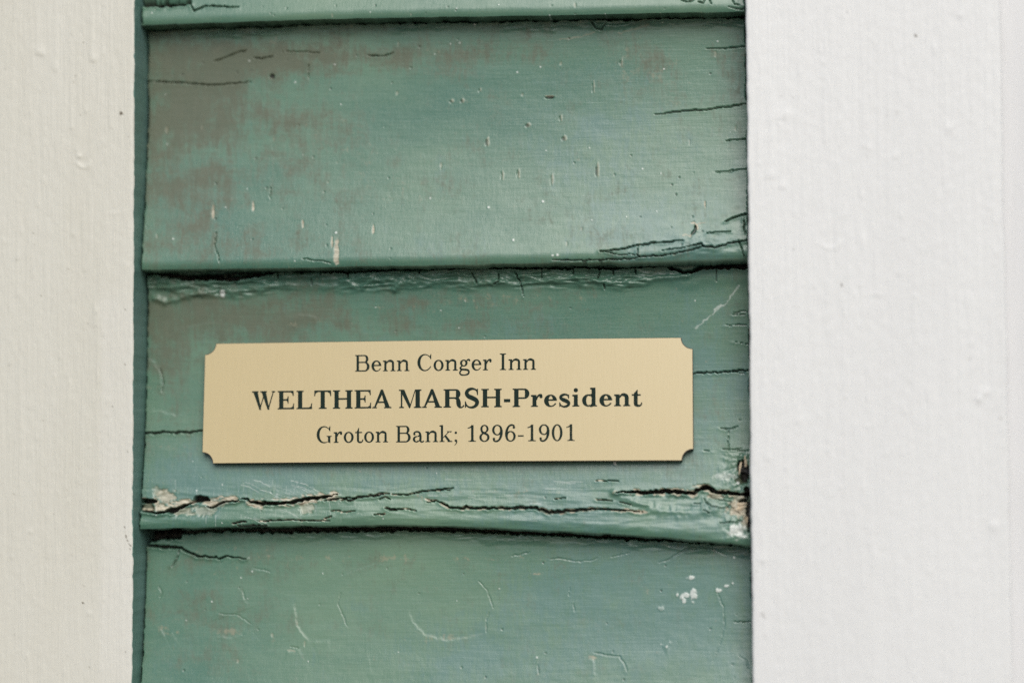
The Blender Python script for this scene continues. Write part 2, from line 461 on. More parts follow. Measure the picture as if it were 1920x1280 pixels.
# ------------------------------------------------------------------ places on the wall
Y_TRIM = -0.0078                       # front of the white trim boards; clapboard butts lie at Y = 0
CUP = 0.32
SLOPE = 0.105                          # clapboards lean back by 11 mm over their 102 mm exposure
X_L = float(on_y(250, 640, Y_TRIM)[0])
X_R = float(on_y(1404.5, 640, Y_TRIM)[0])
X_R2 = float(on_y(1887, 640, Y_TRIM)[0])

# ------------------------------------------------------------------ wear on the clapboards
# all marks are traced on the board faces in photograph pixels (x, y[, width])
class Field:
    def __init__(s, U, V, seed):
        s.U, s.V = U.ravel(), V.ravel(); n = s.U.size
        s.h = np.zeros(n)              # millimetres, + = into the wood
        s.m = {k: np.zeros(n) for k in ('crack', 'bare', 'white', 'brown', 'ochre', 'blue')}
        s.seed = seed
    def near(s, x0, y0, x1, y1, pad):
        return np.nonzero((s.U > x0 - pad) & (s.U < x1 + pad) & (s.V > y0 - pad) & (s.V < y1 + pad))[0]
    def dist(s, pts, w, jit=1.1, pad=26):
        """signed distance to a jittered polyline: ids, |d|, side (+ below), width, along 0..1"""
        P = [(p[0], p[1], p[2] if len(p) > 2 else w) for p in pts]
        Q = [P[0]]
        for a, b in zip(P[:-1], P[1:]):
            L = math.hypot(b[0] - a[0], b[1] - a[1]); n = max(1, int(L / 5))
            for k in range(1, n + 1):
                t = k / n; e = jit if k < n else jit * .4
                nx, ny = -(b[1] - a[1]) / max(L, 1e-6), (b[0] - a[0]) / max(L, 1e-6); r = random.gauss(0, e)
                Q.append((a[0] + (b[0] - a[0]) * t + nx * r, a[1] + (b[1] - a[1]) * t + ny * r, (a[2] + (b[2] - a[2]) * t) * random.uniform(.7, 1.35)))
        Q = np.array(Q)
        ids = s.near(Q[:, 0].min(), Q[:, 1].min(), Q[:, 0].max(), Q[:, 1].max(), pad)
        if not len(ids): return ids, None, None, None, None
        u, v = s.U[ids], s.V[ids]
        best = np.full(len(ids), 1e9); side = np.zeros(len(ids)); ww = np.zeros(len(ids)); al = np.zeros(len(ids))
        for i, (a, b) in enumerate(zip(Q[:-1], Q[1:])):
            m = np.nonzero((u > min(a[0], b[0]) - pad) & (u < max(a[0], b[0]) + pad))[0]
            dx, dy = b[0] - a[0], b[1] - a[1]; L2 = dx * dx + dy * dy + 1e-9
            t = np.clip(((u[m] - a[0]) * dx + (v[m] - a[1]) * dy) / L2, 0, 1)
            ex, ey = u[m] - a[0] - t * dx, v[m] - a[1] - t * dy
            d = np.hypot(ex, ey); k = d < best[m]; mk = m[k]
            best[mk] = d[k]; side[mk] = np.sign(dx * ey - dy * ex)[k]; ww[mk] = (a[2] + (b[2] - a[2]) * t)[k]; al[mk] = (i + t[k]) / (len(Q) - 1)
        return ids, best, side, ww, al
    def crack(s, pts, w=2.4, depth=3.0, lip=0.12, dark=1.0, bare=0.0, bside=0, jit=1.0, taper=True):
        if w < 2.3: jit *= .6; lip *= .45
        ids, d, side, ww, al = s.dist(pts, w, jit)
        if not len(ids): return
        if taper: ww = ww * (0.45 + 0.55 * np.minimum(1, np.minimum(al, 1 - al) * 8))
        c = 1 - sstep(ww * .38, ww * .72, d)
        s.h[ids] = np.maximum(s.h[ids], 0) * (c > 0) + s.h[ids] * (c <= 0)
        s.h[ids] += depth * c
        s.m['crack'][ids] = np.maximum(s.m['crack'][ids], c * dark * (.85 if w < 2.6 else 1))
        l = np.exp(-((d - ww * .6) / 4.5) ** 2) * (d > ww * .4)
        s.h[ids] -= lip * l * (1 - c) * (0.6 + 0.5 * side) * (1 + noise(s.U[ids] / 14, s.V[ids] / 14, 3))
        if bare > 0:
            q = noise(s.U[ids] / 12, s.V[ids] / 6, 5, 3)
            sd = (side == bside) if bside else np.ones(len(ids), bool)
            k = (1 - sstep(bare * .6, bare, d - ww * .4 - q * bare * .9)) * sd * (1 - c) * sstep(-.12, .22, q)
            s.m['bare'][ids] = np.maximum(s.m['bare'][ids], k); s.h[ids] += 0.25 * k
    def line(s, key, pts, w, amt=1.0, jit=1.0, raise_mm=0.0, rag=0.6):
        ids, d, side, ww, al = s.dist(pts, w, jit)
        if not len(ids): return
        q = noise(s.U[ids] / 9, s.V[ids] / 9, 7, 3)
        k = (1 - sstep(ww * .3, ww * .8, d + q * ww * rag)) * np.clip(1.0 + 1.2 * q * rag, 0, 1)
        if key: s.m[key][ids] = np.maximum(s.m[key][ids], k * amt)
        s.h[ids] -= raise_mm * np.exp(-(d / np.maximum(ww, 1)) ** 2)
    def step(s, pts, mm, reach=16, jit=1.0):
        """edge of a peeled paint layer: a small step fading away on one side"""
        ids, d, side, ww, al = s.dist(pts, 2, jit, 40)
        if not len(ids): return
        e = np.minimum(1, np.minimum(al, 1 - al) * 6)
        s.h[ids] -= mm * .36 * e * np.where(side > 0, np.exp(-d / reach) * sstep(0, 3, d), -0.4 * np.exp(-d / 4.5) * sstep(0, 3, d))
    def blob(s, key, x, y, rx, ry, amt=1.0, depth=0.0, rag=0.5, sc=10, hard=0.25):
        ids = s.near(x - rx, y - ry, x + rx, y + ry, max(rx, ry) * .8 + 6)
        if not len(ids): return
        u, v = s.U[ids], s.V[ids]
        r = np.hypot((u - x) / rx, (v - y) / ry) + rag * noise(u / sc, v / sc, 9, 3)
        k = 1 - sstep(1 - hard, 1 + hard, r)
        if key: s.m[key][ids] = np.maximum(s.m[key][ids], k * amt)
        s.h[ids] += depth * k
    def haze(s, key, spots, sx, sy, lo, hi, amt, seed):
        """broken weathered patches: noise lifted by soft spots (x, y, rx, ry, weight)"""
        b = np.zeros(s.U.size)
        for x, y, rx, ry, w in spots:
            b += w * np.exp(-((s.U - x) / rx) ** 2 - ((s.V - y) / ry) ** 2)
        wx, wy = 14 * noise(s.U / 25, s.V / 25, seed + 7), 14 * noise(s.U / 25, s.V / 25, seed + 8)
        q = noise((s.U + wx) / sx, (s.V + wy) / sy, seed, 5, .68) * .62 + noise((s.U + wx * .2) / 4, (s.V + wy) / 30, seed + 3, 3) * .26 + noise(s.U / 3, s.V / 3, seed + 5, 2) * .14
        s.m[key] = np.maximum(s.m[key], sstep(lo, hi, q + b) * amt)

def end_cracks(F, n, x0, y0, y1, seed):
    r = random.Random(seed)
    for _ in range(n):
        y = r.uniform(y0, y1); L = r.uniform(14, 46); xe = 1408 - r.choice((0, 0, r.uniform(5, 40)))
        F.crack([(xe - L, y + r.uniform(-2, 4)), (xe - L * .4, y + r.uniform(-2, 2)), (xe, y)], r.uniform(.8, 1.4), .8, .03, .45)

def lap_bead(F, line, y_in, y_out, amp, seed):
    """ropy old paint and caulk gathered just under a lap"""
    ly = interp(line, F.U); dv = F.V - ly
    m = sstep(y_in - 8, y_in, dv) * (1 - sstep(y_out * .55, y_out, dv + 8 * noise(F.U / 40, F.V * 0, seed)))
    q = 1 - np.abs(noise(F.U / 48, F.V / 9 + .25 * noise(F.U / 30, F.V / 30, seed + 2), seed, 3)) * 2.2
    F.h -= amp * m * (np.clip(q, -0.4, 1) * sstep(-.35, .25, noise(F.U / 90, F.V * 0, seed + 4, 2)) + .25)

def specks(F, n, box, seed):
    r = random.Random(seed)
    for _ in range(n):
        x, y = r.uniform(box[0], box[2]), r.uniform(box[1], box[3]); t = r.random()
        if t < .30: F.blob('white', x, y, r.uniform(.9, 1.6), r.uniform(.9, 1.7), .7, -.05, .2)
        elif t < .85: F.blob('crack', x, y, r.uniform(1.0, 2.0), r.uniform(.9, 1.8), r.uniform(.25, .7), .2, .3)
        else: F.blob('bare', x, y, r.uniform(1.2, 2.4), r.uniform(2, 6), .28, .1, .5, 5)

LAP_A = [(240, 53), (300, 51), (370, 49), (480, 48), (520, 47), (570, 41), (640, 39), (720, 38), (820, 37), (920, 36), (1000, 34.5), (1045, 34), (1105, 30.5), (1160, 33), (1230, 30), (1300, 30), (1430, 27)]
LAP_B = [(240, 509), (262, 510), (300, 512), (345, 520), (440, 522), (490, 515), (520, 509), (600, 508), (655, 511), (720, 507), (790, 505), (850, 503), (950, 502), (1000, 502), (1070, 503), (1080, 499), (1130, 502), (1150, 504), (1190, 500), (1240, 496), (1255, 500), (1280, 511), (1300, 508), (1315, 501), (1350, 500), (1375, 497), (1430, 498)]
LAP_C = [(240, 1000), (280, 998), (340, 997), (420, 994), (520, 993), (600, 992), (700, 991), (780, 990), (860, 992), (940, 995), (1000, 999), (1080, 1003), (1160, 1008), (1240, 1011), (1320, 1014), (1400, 1022), (1440, 1025)]
NOSE_A = [(200, 47), (400, 42), (600, 35), (800, 31), (1000, 28.5), (1200, 24), (1450, 20)]
NOSE_B = [(200, 505), (400, 503), (600, 500), (800, 496), (1000, 491), (1100, 489), (1200, 488), (1300, 485), (1450, 479)]
NOSE_C = [(200, 994), (290, 990), (420, 987), (600, 984), (760, 983), (820, 985), (900, 987), (1000, 992), (1100, 997), (1200, 1003), (1300, 1010), (1400, 1020), (1450, 1024)]
NOSE_D = [(200, 1482), (1450, 1500)]

def wear_A(F):
    F.haze('brown', [(600, -40, 500, 60, -.1)], 60, 50, .35, .7, .4, 1)
    F.crack([(258, 9, 4), (300, 11, 4.5), (345, 9, 4), (357, 7, 4)], 4, 4, .25)
    F.crack([(357, 7), (360, 14), (363, 21), (372, 17), (385, 11), (405, 12), (447, 14)], 2, 2, .2)
    F.crack([(357, 7), (365, -2)], 2, 2, .1)
    F.crack([(262, 8), (263, 30), (268, 46)], 2, 2, .1)
    for c in ([(1274, -2), (1283, 3), (1296, 2), (1303, -3)], [(1308, 3), (1318, 6), (1322, -2)], [(1330, 0), (1334, 8)], [(1366, 13), (1380, 17), (1400, 16)], [(1373, 0), (1377, 8), (1386, 9)]):
        F.crack(c, 1.8, 1, .1, .8)
    specks(F, 26, (270, 0, 1395, 30), 3)

def wear_B(F):
    F.haze('brown', [(400, 190, 150, 120, .62), (290, 250, 110, 260, .38), (600, 270, 75, 55, .36), (640, 225, 130, 30, .2), (360, 400, 110, 60, .26), (520, 118, 280, 32, .42), (860, 95, 330, 28, .36), (560, 330, 110, 60, .12),  # brown wear; the broad left-end spots also paint in the shade there
                     (760, 345, 90, 35, .24), (1245, 140, 60, 60, .30), (480, 470, 200, 25, .25), (900, 300, 400, 160, -.04)], 46, 40, .02, .80, .88, 2)
    F.haze('ochre', [(1235, 145, 70, 55, .25), (690, 350, 120, 40, .22), (600, 265, 80, 45, .25), (830, 95, 90, 14, .25), (1140, 105, 50, 16, .25), (780, 480, 250, 20, .05)], 22, 18, .34, .66, .4, 6)
    F.haze('blue', [(1150, 230, 200, 160, .45), (1300, 420, 160, 120, .5), (950, 470, 300, 60, .3)], 120, 90, .2, .8, .75, 4)
    lap_bead(F, LAP_A, 3, 26, .35, 2)
    F.crack([(x, y + 3, w) for (x, y), w in zip(LAP_A[3:], [2.5, 2.5, 5, 4.5, 5.5, 5, 4.5, 4, 4, 5, 4.5, 4.5, 4, 4])], 3, 7, .2, taper=False)
    F.crack([(270, 58, 6), (290, 56, 4), (370, 53, 2.5), (480, 51, 2.5)], 2, 5, .15)
    F.crack([(1108, 40), (1118, 54), (1128, 56), (1136, 46)], 2.2, 1.2, .5, .6)
    F.line(None, [(1110, 42), (1140, 52), (1175, 48), (1215, 38), (1260, 36), (1330, 33), (1395, 40)], 4, raise_mm=.5)
    F.line('ochre', [(1050, 74), (1085, 70), (1115, 60)], 2.5, .5)
    F.line('ochre', [(1160, 62), (1190, 55), (1215, 47)], 2.5, .5)
    for c, w, dk in (([(400, 117), (430, 105), (462, 94)], 1.6, .45), ([(474, 108), (490, 111), (512, 105)], 1.8, .55), ([(530, 98), (560, 97), (600, 99)], 1.3, .35), ([(688, 105), (720, 106), (738, 99)], 1.8, .55), ([(272, 153), (330, 155), (400, 160), (470, 154)], 1.9, .7),
                     ([(1228, 215), (1260, 211), (1280, 208), (1320, 206), (1360, 201), (1408, 194)], 2.4, .9), ([(1322, 92), (1360, 91), (1408, 86)], 1.8, .75), ([(1362, 264), (1408, 259)], 1.7, .7), ([(1368, 320), (1408, 316)], 1.3, .5),
                     ([(405, 436), (402, 460), (410, 480), (412, 499)], 1.4, .5), ([(566, 485), (600, 489), (625, 494)], 1.3, .5), ([(578, 115), (580, 150)], 1.1, .3), ([(508, 350), (506, 372)], 1.1, .3)):
        F.crack(c, w * .9, 1.1, .08, dk * (.6 if c[0][0] < 1000 else .9))
    F.blob('crack', 510, 143, 4.5, 4, .9, 1.0, .5, 4)
    F.blob('crack', 1031, 183, 8, 2.2, .9, .9, .3, 6); F.blob('bare', 1030, 180.5, 9, 1.3, .8, 0, .3)
    for x, y, rx, ry in ((1118, 322, 2.6, 13), (1163, 118, 1.6, 7), (1033, 338, 2, 10), (940, 330, 1.6, 9), (970, 326, 2.2, 9), (1111, 165, 1.4, 11), (1050, 222, 1.8, 6), (1056, 260, 4, 5), (988, 236, 4, 4), (898, 170, 1.5, 5), (865, 190, 3, 4), (845, 191, 3, 3), (912, 268, 3, 8)):
        F.blob('crack', x, y, rx * .7, ry * .7, .55 if rx > 2.4 else .12, .35, .3, 6); F.blob('bare', x + 3, y - 1, rx * .9, ry, .42, -.1, .5, 6)
    for x, y, rx, ry in ((400, 397, 2.6, 13), (475, 387, 2.2, 9), (631, 472, 5, 24), (623, 456, 2, 11), (1322, 384, 1.3, 9), (1300, 418, 5, 2), (568, 420, 2, 8), (700, 430, 2, 10)):
        F.blob('bare', x, y, rx, ry, .85, .12, .5, 7)
    F.haze('bare', [(640, 460, 130, 40, .10), (540, 500, 220, 6, .12)], 8, 16, .62, .8, .5, 8)
    for c, w in (([(1125, 471), (1165, 467), (1195, 460), (1230, 455), (1285, 450)], 2.2), ([(1195, 460), (1195, 478), (1200, 481), (1240, 480), (1270, 474), (1300, 468), (1320, 460)], 2.1), ([(1035, 488), (1100, 488), (1150, 486), (1190, 485), (1200, 481)], 1.9),
                 ([(1300, 458), (1315, 457), (1318, 462), (1345, 463), (1370, 456), (1408, 448)], 2.6), ([(1358, 416), (1375, 408), (1408, 400)], 2.2), ([(1325, 437), (1370, 434)], 1.5), ([(1125, 470), (1165, 478), (1195, 477)], 1.2), ([(1385, 450), (1392, 470), (1398, 484)], 1.8), ([(1240, 470), (1290, 463), (1310, 458)], 1.2), ([(1395, 410), (1396, 440)], 1.4)):
        F.crack(c, w, 1.8, .4, .9)
    F.crack([(1296, 440), (1302, 434), (1304, 423)], 3.4, 1, .4, .8, 4, 1); F.line('bare', [(1280, 442), (1297, 440)], 2, .7); F.line('bare', [(1308, 420), (1322, 417)], 2, .7)
    F.h -= .35 * noise(F.U / 40, F.V / 12, 5, 3) * sstep(1150, 1330, F.U) * sstep(400, 450, F.V)
    end_cracks(F, 1, 1360, 60, 480, 5)
    specks(F, 90, (275, 70, 1390, 490), 4)
    for x, y in ((1018, 378), (916, 389), (962, 450), (630, 436), (1045, 478), (1036, 479), (890, 47)): F.blob('white', x, y, 2.0, 2.1, .75, -.1, .5, 4)

def wear_C(F):
    F.haze('brown', [(430, 600, 170, 62, .55), (300, 650, 70, 140, .40), (620, 605, 170, 45, .30), (880, 568, 200, 26, .26), (900, 612, 180, 20, .2), (330, 720, 40, 60, .25), (320, 830, 70, 20, .12), (1000, 930, 260, 10, .2), (800, 960, 600, 60, -.3)], 46, 34, .02, .82, .82, 3)  # brown wear, with left-end shade painted in by the tall left spot
    F.haze('ochre', [(880, 568, 120, 14, .34), (980, 555, 160, 8, .3), (290, 725, 26, 14, .4), (560, 603, 40, 12, .3), (340, 840, 60, 6, .3), (960, 922, 180, 6, .3), (800, 935, 30, 10, .3)], 20, 12, .36, .7, .5, 7)
    F.haze('blue', [(1330, 700, 110, 200, .5), (800, 900, 600, 40, .5), (1150, 980, 320, 40, .6), (420, 890, 160, 60, .25)], 120, 90, .1, .8, .8, 5)
    lap_bead(F, LAP_B, 4, 44, 1.1, 4)
    F.crack([(p[0], p[1], w) for p, w in zip(LAP_B, [5, 6, 6, 8, 7, 6, 3.5, 3, 3.5, 2.6, 2.4, 2.6, 2.4, 3, 3, 3.4, 3, 3.4, 3.4, 4.5, 4.5, 3.5, 4, 6, 6, 8, 8])], 3, 8, .3, taper=False)
    F.crack([(345, 519, 5), (400, 516, 4), (440, 513, 4), (490, 509, 4)], 4, 4, .2, .9)
    for c in ([(440, 522), (441, 534)], [(456, 512), (455, 524)], [(522, 509), (522, 524)], [(603, 507), (602, 516)], [(653, 505), (653, 522)], [(584, 522), (584, 535)], [(787, 505), (787, 514)], [(1075, 502), (1075, 513)], [(1125, 510), (1121, 522)], [(1343, 503), (1343, 527)],
              [(1150, 508), (1150, 515)], [(1190, 504), (1193, 515)], [(885, 512), (892, 524), (895, 534)], [(965, 510), (975, 527), (982, 556)], [(1132, 532), (1134, 543)], [(1016, 508), (1017, 522)], [(935, 512), (936, 528), (925, 534)]):
        F.crack(c, 1.7, 1.2, .2, .7)
    for c in ([(860, 519), (900, 516), (936, 524)], [(900, 532), (935, 530), (985, 516), (1030, 514)], [(300, 540), (340, 534), (420, 528), (520, 522), (600, 516)], [(290, 560), (315, 566), (350, 556), (400, 547)], [(680, 540), (690, 530), (740, 522)], [(740, 545), (752, 530), (775, 526)], [(1080, 520), (1110, 528), (1150, 530), (1175, 518)], [(1180, 532), (1230, 522), (1290, 518)], [(640, 528), (700, 518), (800, 516)], [(1030, 526), (1070, 520), (1090, 528)]):
        F.line(None, c, 4.5, raise_mm=.85)
    F.line('white', [(1386, 535), (1368, 560), (1340, 585), (1305, 615)], 2.2, .45); F.line('white', [(1352, 572), (1340, 580)], 3, .5)
    F.blob('white', 418, 551, 4, 6, .8, -.2, .6, 5)
    for c, w in (([(258, 813), (300, 811), (350, 810), (384, 808)], 2.9), ([(1294, 701), (1330, 698), (1370, 696), (1408, 693)], 2.3)): F.crack(c, w, 2, .15, .95)
    F.step([(268, 668), (288, 676), (301, 698), (305, 730)], .35); F.step([(275, 770), (300, 768), (330, 778), (350, 772)], .3); F.step([(540, 600), (560, 588), (590, 592), (596, 606)], .3); F.step([(300, 640), (340, 612), (420, 600)], .18)
    F.crack([(300, 690), (306, 710), (304, 735)], 1.3, .8, .2, .5)
    for c, w in (([(1350, 802), (1372, 804), (1384, 799)], 1.6), ([(1355, 842), (1376, 843), (1390, 840)], 1.2), ([(1318, 845), (1335, 847)], 1), ([(1370, 590), (1400, 589)], 1), ([(1358, 610), (1404, 608)], 1.2), ([(1365, 800), (1366, 845)], .9), ([(1372, 640), (1404, 645)], .9)): F.crack(c, w, .9, .15, .55)
    # the long splits along the butt
    F.crack([(258, 939, 7), (275, 939, 8), (292, 940, 5)], 7, 7, .2, bare=6)
    F.blob('brown', 275, 951, 12, 8, 1, 2.4, .3)
    F.crack([(266, 958, 3), (290, 961, 3), (306, 960, 4), (320, 957, 7.5), (326, 956, 7), (345, 948, 4.5), (362, 942, 4.5)], 4, 6, .7, bare=10, bside=-1)
    F.crack([(362, 941, 6), (370, 936, 11), (380, 935, 9), (393, 937, 3)], 8, 7, .5, bare=5, bside=1)
    F.crack([(388, 949, 2), (398, 951, 2.4), (415, 943, 3), (430, 939, 3), (448, 938, 2.6)], 3, 4, .7, bare=10, bside=-1)
    F.crack([(452, 934, 2.4), (464, 935, 3), (468, 941, 4), (480, 943, 5.5), (520, 943, 4.5), (545, 942, 4), (555, 939, 6), (575, 935, 5), (588, 933, 6.5), (605, 932, 3.5), (632, 926, 2)], 4, 6, .7, bare=6)
    for x, y, rx, ry, a in ((312, 930, 18, 13, .75), (345, 941, 16, 6, 1), (300, 953, 11, 8, .8), (405, 942, 20, 8, .5), (433, 934, 12, 4.5, 1), (340, 958, 22, 7, .5), (295, 921, 9, 8, .4), (385, 957, 25, 9, .35), (575, 952, 14, 9, .4), (1385, 953, 18, 14, 1), (1389, 934, 12, 6, .6), (1398, 975, 6, 20, .9), (1300, 924, 10, 6, .9), (1318, 912, 14, 4, .9), (1342, 931, 16, 4, .7)):
        F.blob('bare', x, y, rx, ry, a, .35, .75, 7)
    r = random.Random(8)
    for _ in range(26):                 # pale scratches left by a scraper
        x = r.uniform(450, 560); y = r.uniform(898, 972); L = r.uniform(20, 55)
        F.line('white', [(x, y), (x + L * .5, y + L * .13), (x + L, y + L * .42)], r.uniform(.8, 1.5), r.uniform(.15, .5), .3, rag=.9)
    for _ in range(40):
        x = r.uniform(290, 640); y = r.uniform(895, 975); L = r.uniform(8, 24)
        F.line('white', [(x, y), (x + r.uniform(-2, 2), y + L)], r.uniform(.7, 1.3), r.uniform(.08, .32), .3, rag=.9)
    for _ in range(14):
        x = r.uniform(780, 1150); y = r.uniform(885, 975); L = r.uniform(20, 60)
        F.line('white', [(x, y), (x + L, y + r.uniform(-1, 2))], r.uniform(.8, 1.5), r.uniform(.1, .4), .3, rag=.9)
    for c, w in (([(608, 938), (625, 935), (640, 934), (648, 936), (660, 937), (672, 931), (700, 930), (720, 926)], 2.8), ([(640, 938), (650, 932), (668, 934)], 2), ([(710, 936), (722, 931), (731, 935)], 1.5), ([(735, 926), (765, 927), (790, 921), (810, 919), (850, 914)], 2.2), ([(700, 929), (716, 924), (730, 925)], 1.4),
                 ([(618, 957), (640, 957)], 1.4), ([(640, 960), (668, 958)], 1.6), ([(722, 952), (742, 955)], 3), ([(732, 957), (758, 953)], 2), ([(700, 965), (722, 963)], 1.8), ([(436, 981), (448, 978), (462, 978)], 3), ([(486, 977), (540, 974), (600, 976), (618, 976)], 1.7), ([(608, 972), (622, 967)], 1.6), ([(446, 985), (470, 986), (500, 985)], 3), ([(800, 941), (815, 940)], 1.4),
                 ([(820, 918), (845, 918)], 1.5), ([(1118, 936), (1148, 938)], 1.8), ([(1160, 940), (1185, 947)], 1.3), ([(1118, 901), (1160, 901)], 1.1), ([(760, 953), (780, 957)], 1.4), ([(1040, 935), (1060, 933)], 1)):
        F.crack(c, w, 2, .2, .95, .9)
    F.crack([(800, 935, 1.5), (828, 943, 2.6), (842, 951, 3), (900, 952, 3), (960, 952, 3.6), (1000, 951, 4), (1016, 954, 3), (1024, 959, 4), (1040, 960, 4.5), (1070, 957, 4), (1110, 953, 3), (1150, 955, 2.6), (1212, 959, 1.6)], 3, 3.4, .3, .85, bare=2.2)
    F.line('brown', [(1010, 955), (1040, 961), (1100, 957)], 4, .8)
    F.crack([(1152, 922, 1.5), (1180, 922, 3.4), (1210, 924, 5), (1250, 920, 6), (1285, 924, 6), (1302, 925, 4.5), (1312, 917, 5), (1324, 914, 7), (1336, 919, 6), (1350, 924, 4.5), (1375, 925, 5), (1410, 927, 5)], 4, 7, .8, bare=4.5)
    F.line(None, [(1152, 924), (1175, 934), (1200, 943), (1240, 958), (1300, 962), (1340, 955)], 7, raise_mm=.6)
    for c in ([(1320, 934), (1326, 944), (1335, 949), (1350, 952), (1366, 950), (1372, 942)], [(1330, 930), (1350, 938), (1372, 940)], [(1300, 944), (1315, 943)], [(1350, 980), (1375, 979), (1395, 976)], [(1318, 955), (1330, 962)], [(1368, 945), (1378, 958), (1390, 964)]): F.crack(c, 1.5, 1, .45, .6)
    # broken corner by the white board
    F.blob('crack', 1395, 885, 9, 19, 1, 5, .6, 8); F.blob('crack', 1386, 873, 3, 9, .9, 2.5, .5, 5); F.blob('crack', 1401, 925, 7, 12, 1, 5, .6, 6); F.blob('crack', 1394, 940, 10, 4, .9, 3, .6, 6); F.blob('crack', 1404, 960, 5, 30, 1, 5, .7, 6)
    F.blob('brown', 1392, 897, 11, 9, .9, 1.2, .6, 6); F.blob('white', 1382, 994, 15, 13, .75, -.2, .8, 6); F.blob('white', 1362, 893, 20, 6, .35, 0, .9, 8); F.blob('white', 1384, 905, 2.6, 2.6, 1, -.2, .2)
    ids = F.near(1330, 850, 1420, 1010, 0); F.h[ids] += .7 * noise(F.U[ids] / 9, F.V[ids] / 7, 3, 3) * sstep(1335, 1390, F.U[ids])
    F.h += .25 * noise(F.U / 60, F.V / 10, 8, 3) * sstep(895, 930, F.V)
    end_cracks(F, 3, 1360, 560, 860, 9)
    specks(F, 45, (275, 550, 1390, 980), 6); F.blob('white', 1153, 868, 3, 4, .9, -.2, .3)

def wear_D(F):
    F.haze('brown', [(360, 1130, 130, 90, .34), (470, 1060, 300, 26, .16), (900, 1060, 260, 22, .14), (480, 1190, 90, 50, .16), (350, 1240, 90, 40, .1)], 40, 34, .10, .9, .7, 4)
    F.haze('ochre', [(800, 1046, 450, 7, .34), (430, 1183, 40, 9, .45), (310, 1180, 30, 22, .4), (830, 1195, 60, 10, .36), (500, 1120, 20, 6, .35), (430, 1070, 20, 6, .3), (300, 1110, 16, 10, .3), (1113, 1232, 12, 5, .5), (1005, 1075, 12, 4, .45)], 20, 14, .36, .66, .5, 9)
    F.haze('blue', [(1250, 1150, 260, 150, .55), (900, 1240, 260, 60, .35)], 120, 90, .1, .8, .8, 6)
    lap_bead(F, LAP_C, 4, 24, .4, 6)
    F.crack([(p[0], p[1], w) for p, w in zip(LAP_C, [4, 5, 5, 4, 7, 7, 7, 7, 7, 6, 5, 5, 4, 4, 4.5, 5, 5])], 5, 6, .2, .95, jit=1.6, taper=False)
    F.line('brown', [(520, 994), (620, 993), (780, 992), (860, 994)], 4, .5); F.line('brown', [(560, 998), (640, 996), (760, 996), (860, 998), (960, 1001)], 2.5, .6, raise_mm=.3)
    # the missing piece at the upper corner
    ids = F.near(262, 985, 342, 1022, 0); u, v = F.U[ids], F.V[ids]
    k = (1 - sstep(1009.5, 1011.5, v - .9 * np.clip(300 - u, 0, 30) * .4 + 3 * noise(u / 9, v / 9, 2))) * (1 - sstep(338, 341, u + 1.5 * noise(v / 5, u / 5, 3)))
    F.h[ids] += 12 * k; F.m['crack'][ids] = np.maximum(F.m['crack'][ids], k)
    F.crack([(276, 1022, 8), (290, 1023, 5), (320, 1025, 4.5), (340, 1026, 4), (349, 1033, 3.4), (375, 1043, 2.8), (400, 1045, 2.2), (430, 1044, 2), (462, 1047, 1.6)], 3, 4, .3)
    F.crack([(334, 1027), (335, 1040), (322, 1062)], 1.8, .8, .3, .5)
    for c, w, dk in (([(473, 1063), (490, 1067), (508, 1072)], 1.3, .5), ([(960, 1042), (978, 1038), (994, 1034)], 1.8, .5), ([(1030, 1047), (1050, 1046), (1078, 1052), (1110, 1050), (1122, 1044)], 1.5, .45), ([(1145, 1044), (1180, 1036)], 1.3, .4), ([(1236, 1054), (1258, 1046), (1275, 1035), (1292, 1027), (1330, 1026)], 1.9, .65), ([(1318, 1026), (1340, 1030), (1362, 1040)], 1.7, .6), ([(640, 1105), (634, 1132), (642, 1150), (651, 1172)], 1.4, .5),
                     ([(897, 1088), (915, 1108), (920, 1125), (925, 1140)], 1.4, .5), ([(918, 1145), (912, 1160), (911, 1185)], 1.2, .4), ([(1346, 1112), (1357, 1140), (1359, 1170), (1350, 1205), (1337, 1240)], 1.3, .35), ([(1075, 1130), (1078, 1146)], 1.2, .4), ([(1068, 1100), (1066, 1118)], .9, .3), ([(410, 1150), (425, 1151), (445, 1152), (460, 1160), (472, 1170)], 1.4, .5), ([(298, 1098), (304, 1112), (300, 1118)], 1.6, .6), ([(1008, 1244), (1010, 1262)], 1.2, .4), ([(1385, 1228), (1398, 1236), (1404, 1255)], 1.4, .5), ([(1110, 1222), (1140, 1228), (1162, 1229), (1172, 1245), (1176, 1258)], 1.5, .5), ([(545, 1212), (560, 1214)], 1.4, .4), ([(455, 1105), (459, 1122)], 1, .4)):
        F.crack(c, w * 1.1, .16, .05, dk * .38)
    for c, mm in (([(553, 1128), (555, 1150), (558, 1172), (570, 1190), (582, 1204)], .45), ([(582, 1204), (600, 1200), (618, 1197)], .3), ([(406, 1190), (430, 1194), (455, 1188), (472, 1174)], .35), ([(765, 1130), (775, 1165), (800, 1190), (840, 1200), (880, 1192), (912, 1183)], .3), ([(1105, 1228), (1115, 1240), (1117, 1275)], .3), ([(300, 1175), (310, 1190), (325, 1180)], .35), ([(450, 1100), (460, 1125), (470, 1130)], .2), ([(537, 1218), (550, 1220), (562, 1214)], .35), ([(1240, 1210), (1255, 1200), (1262, 1206)], .35)): F.step(c, mm)
    F.line('bare', [(553, 1130), (557, 1170), (575, 1196)], 1.4, .12); F.line('bare', [(778, 1182), (830, 1200), (875, 1195), (905, 1186)], 1.4, .12); F.line('bare', [(538, 1219), (552, 1220)], 2, .5); F.line('bare', [(1106, 1229), (1118, 1233)], 2.4, .5); F.line('bare', [(1002, 1075), (1014, 1075)], 1.8, .5)
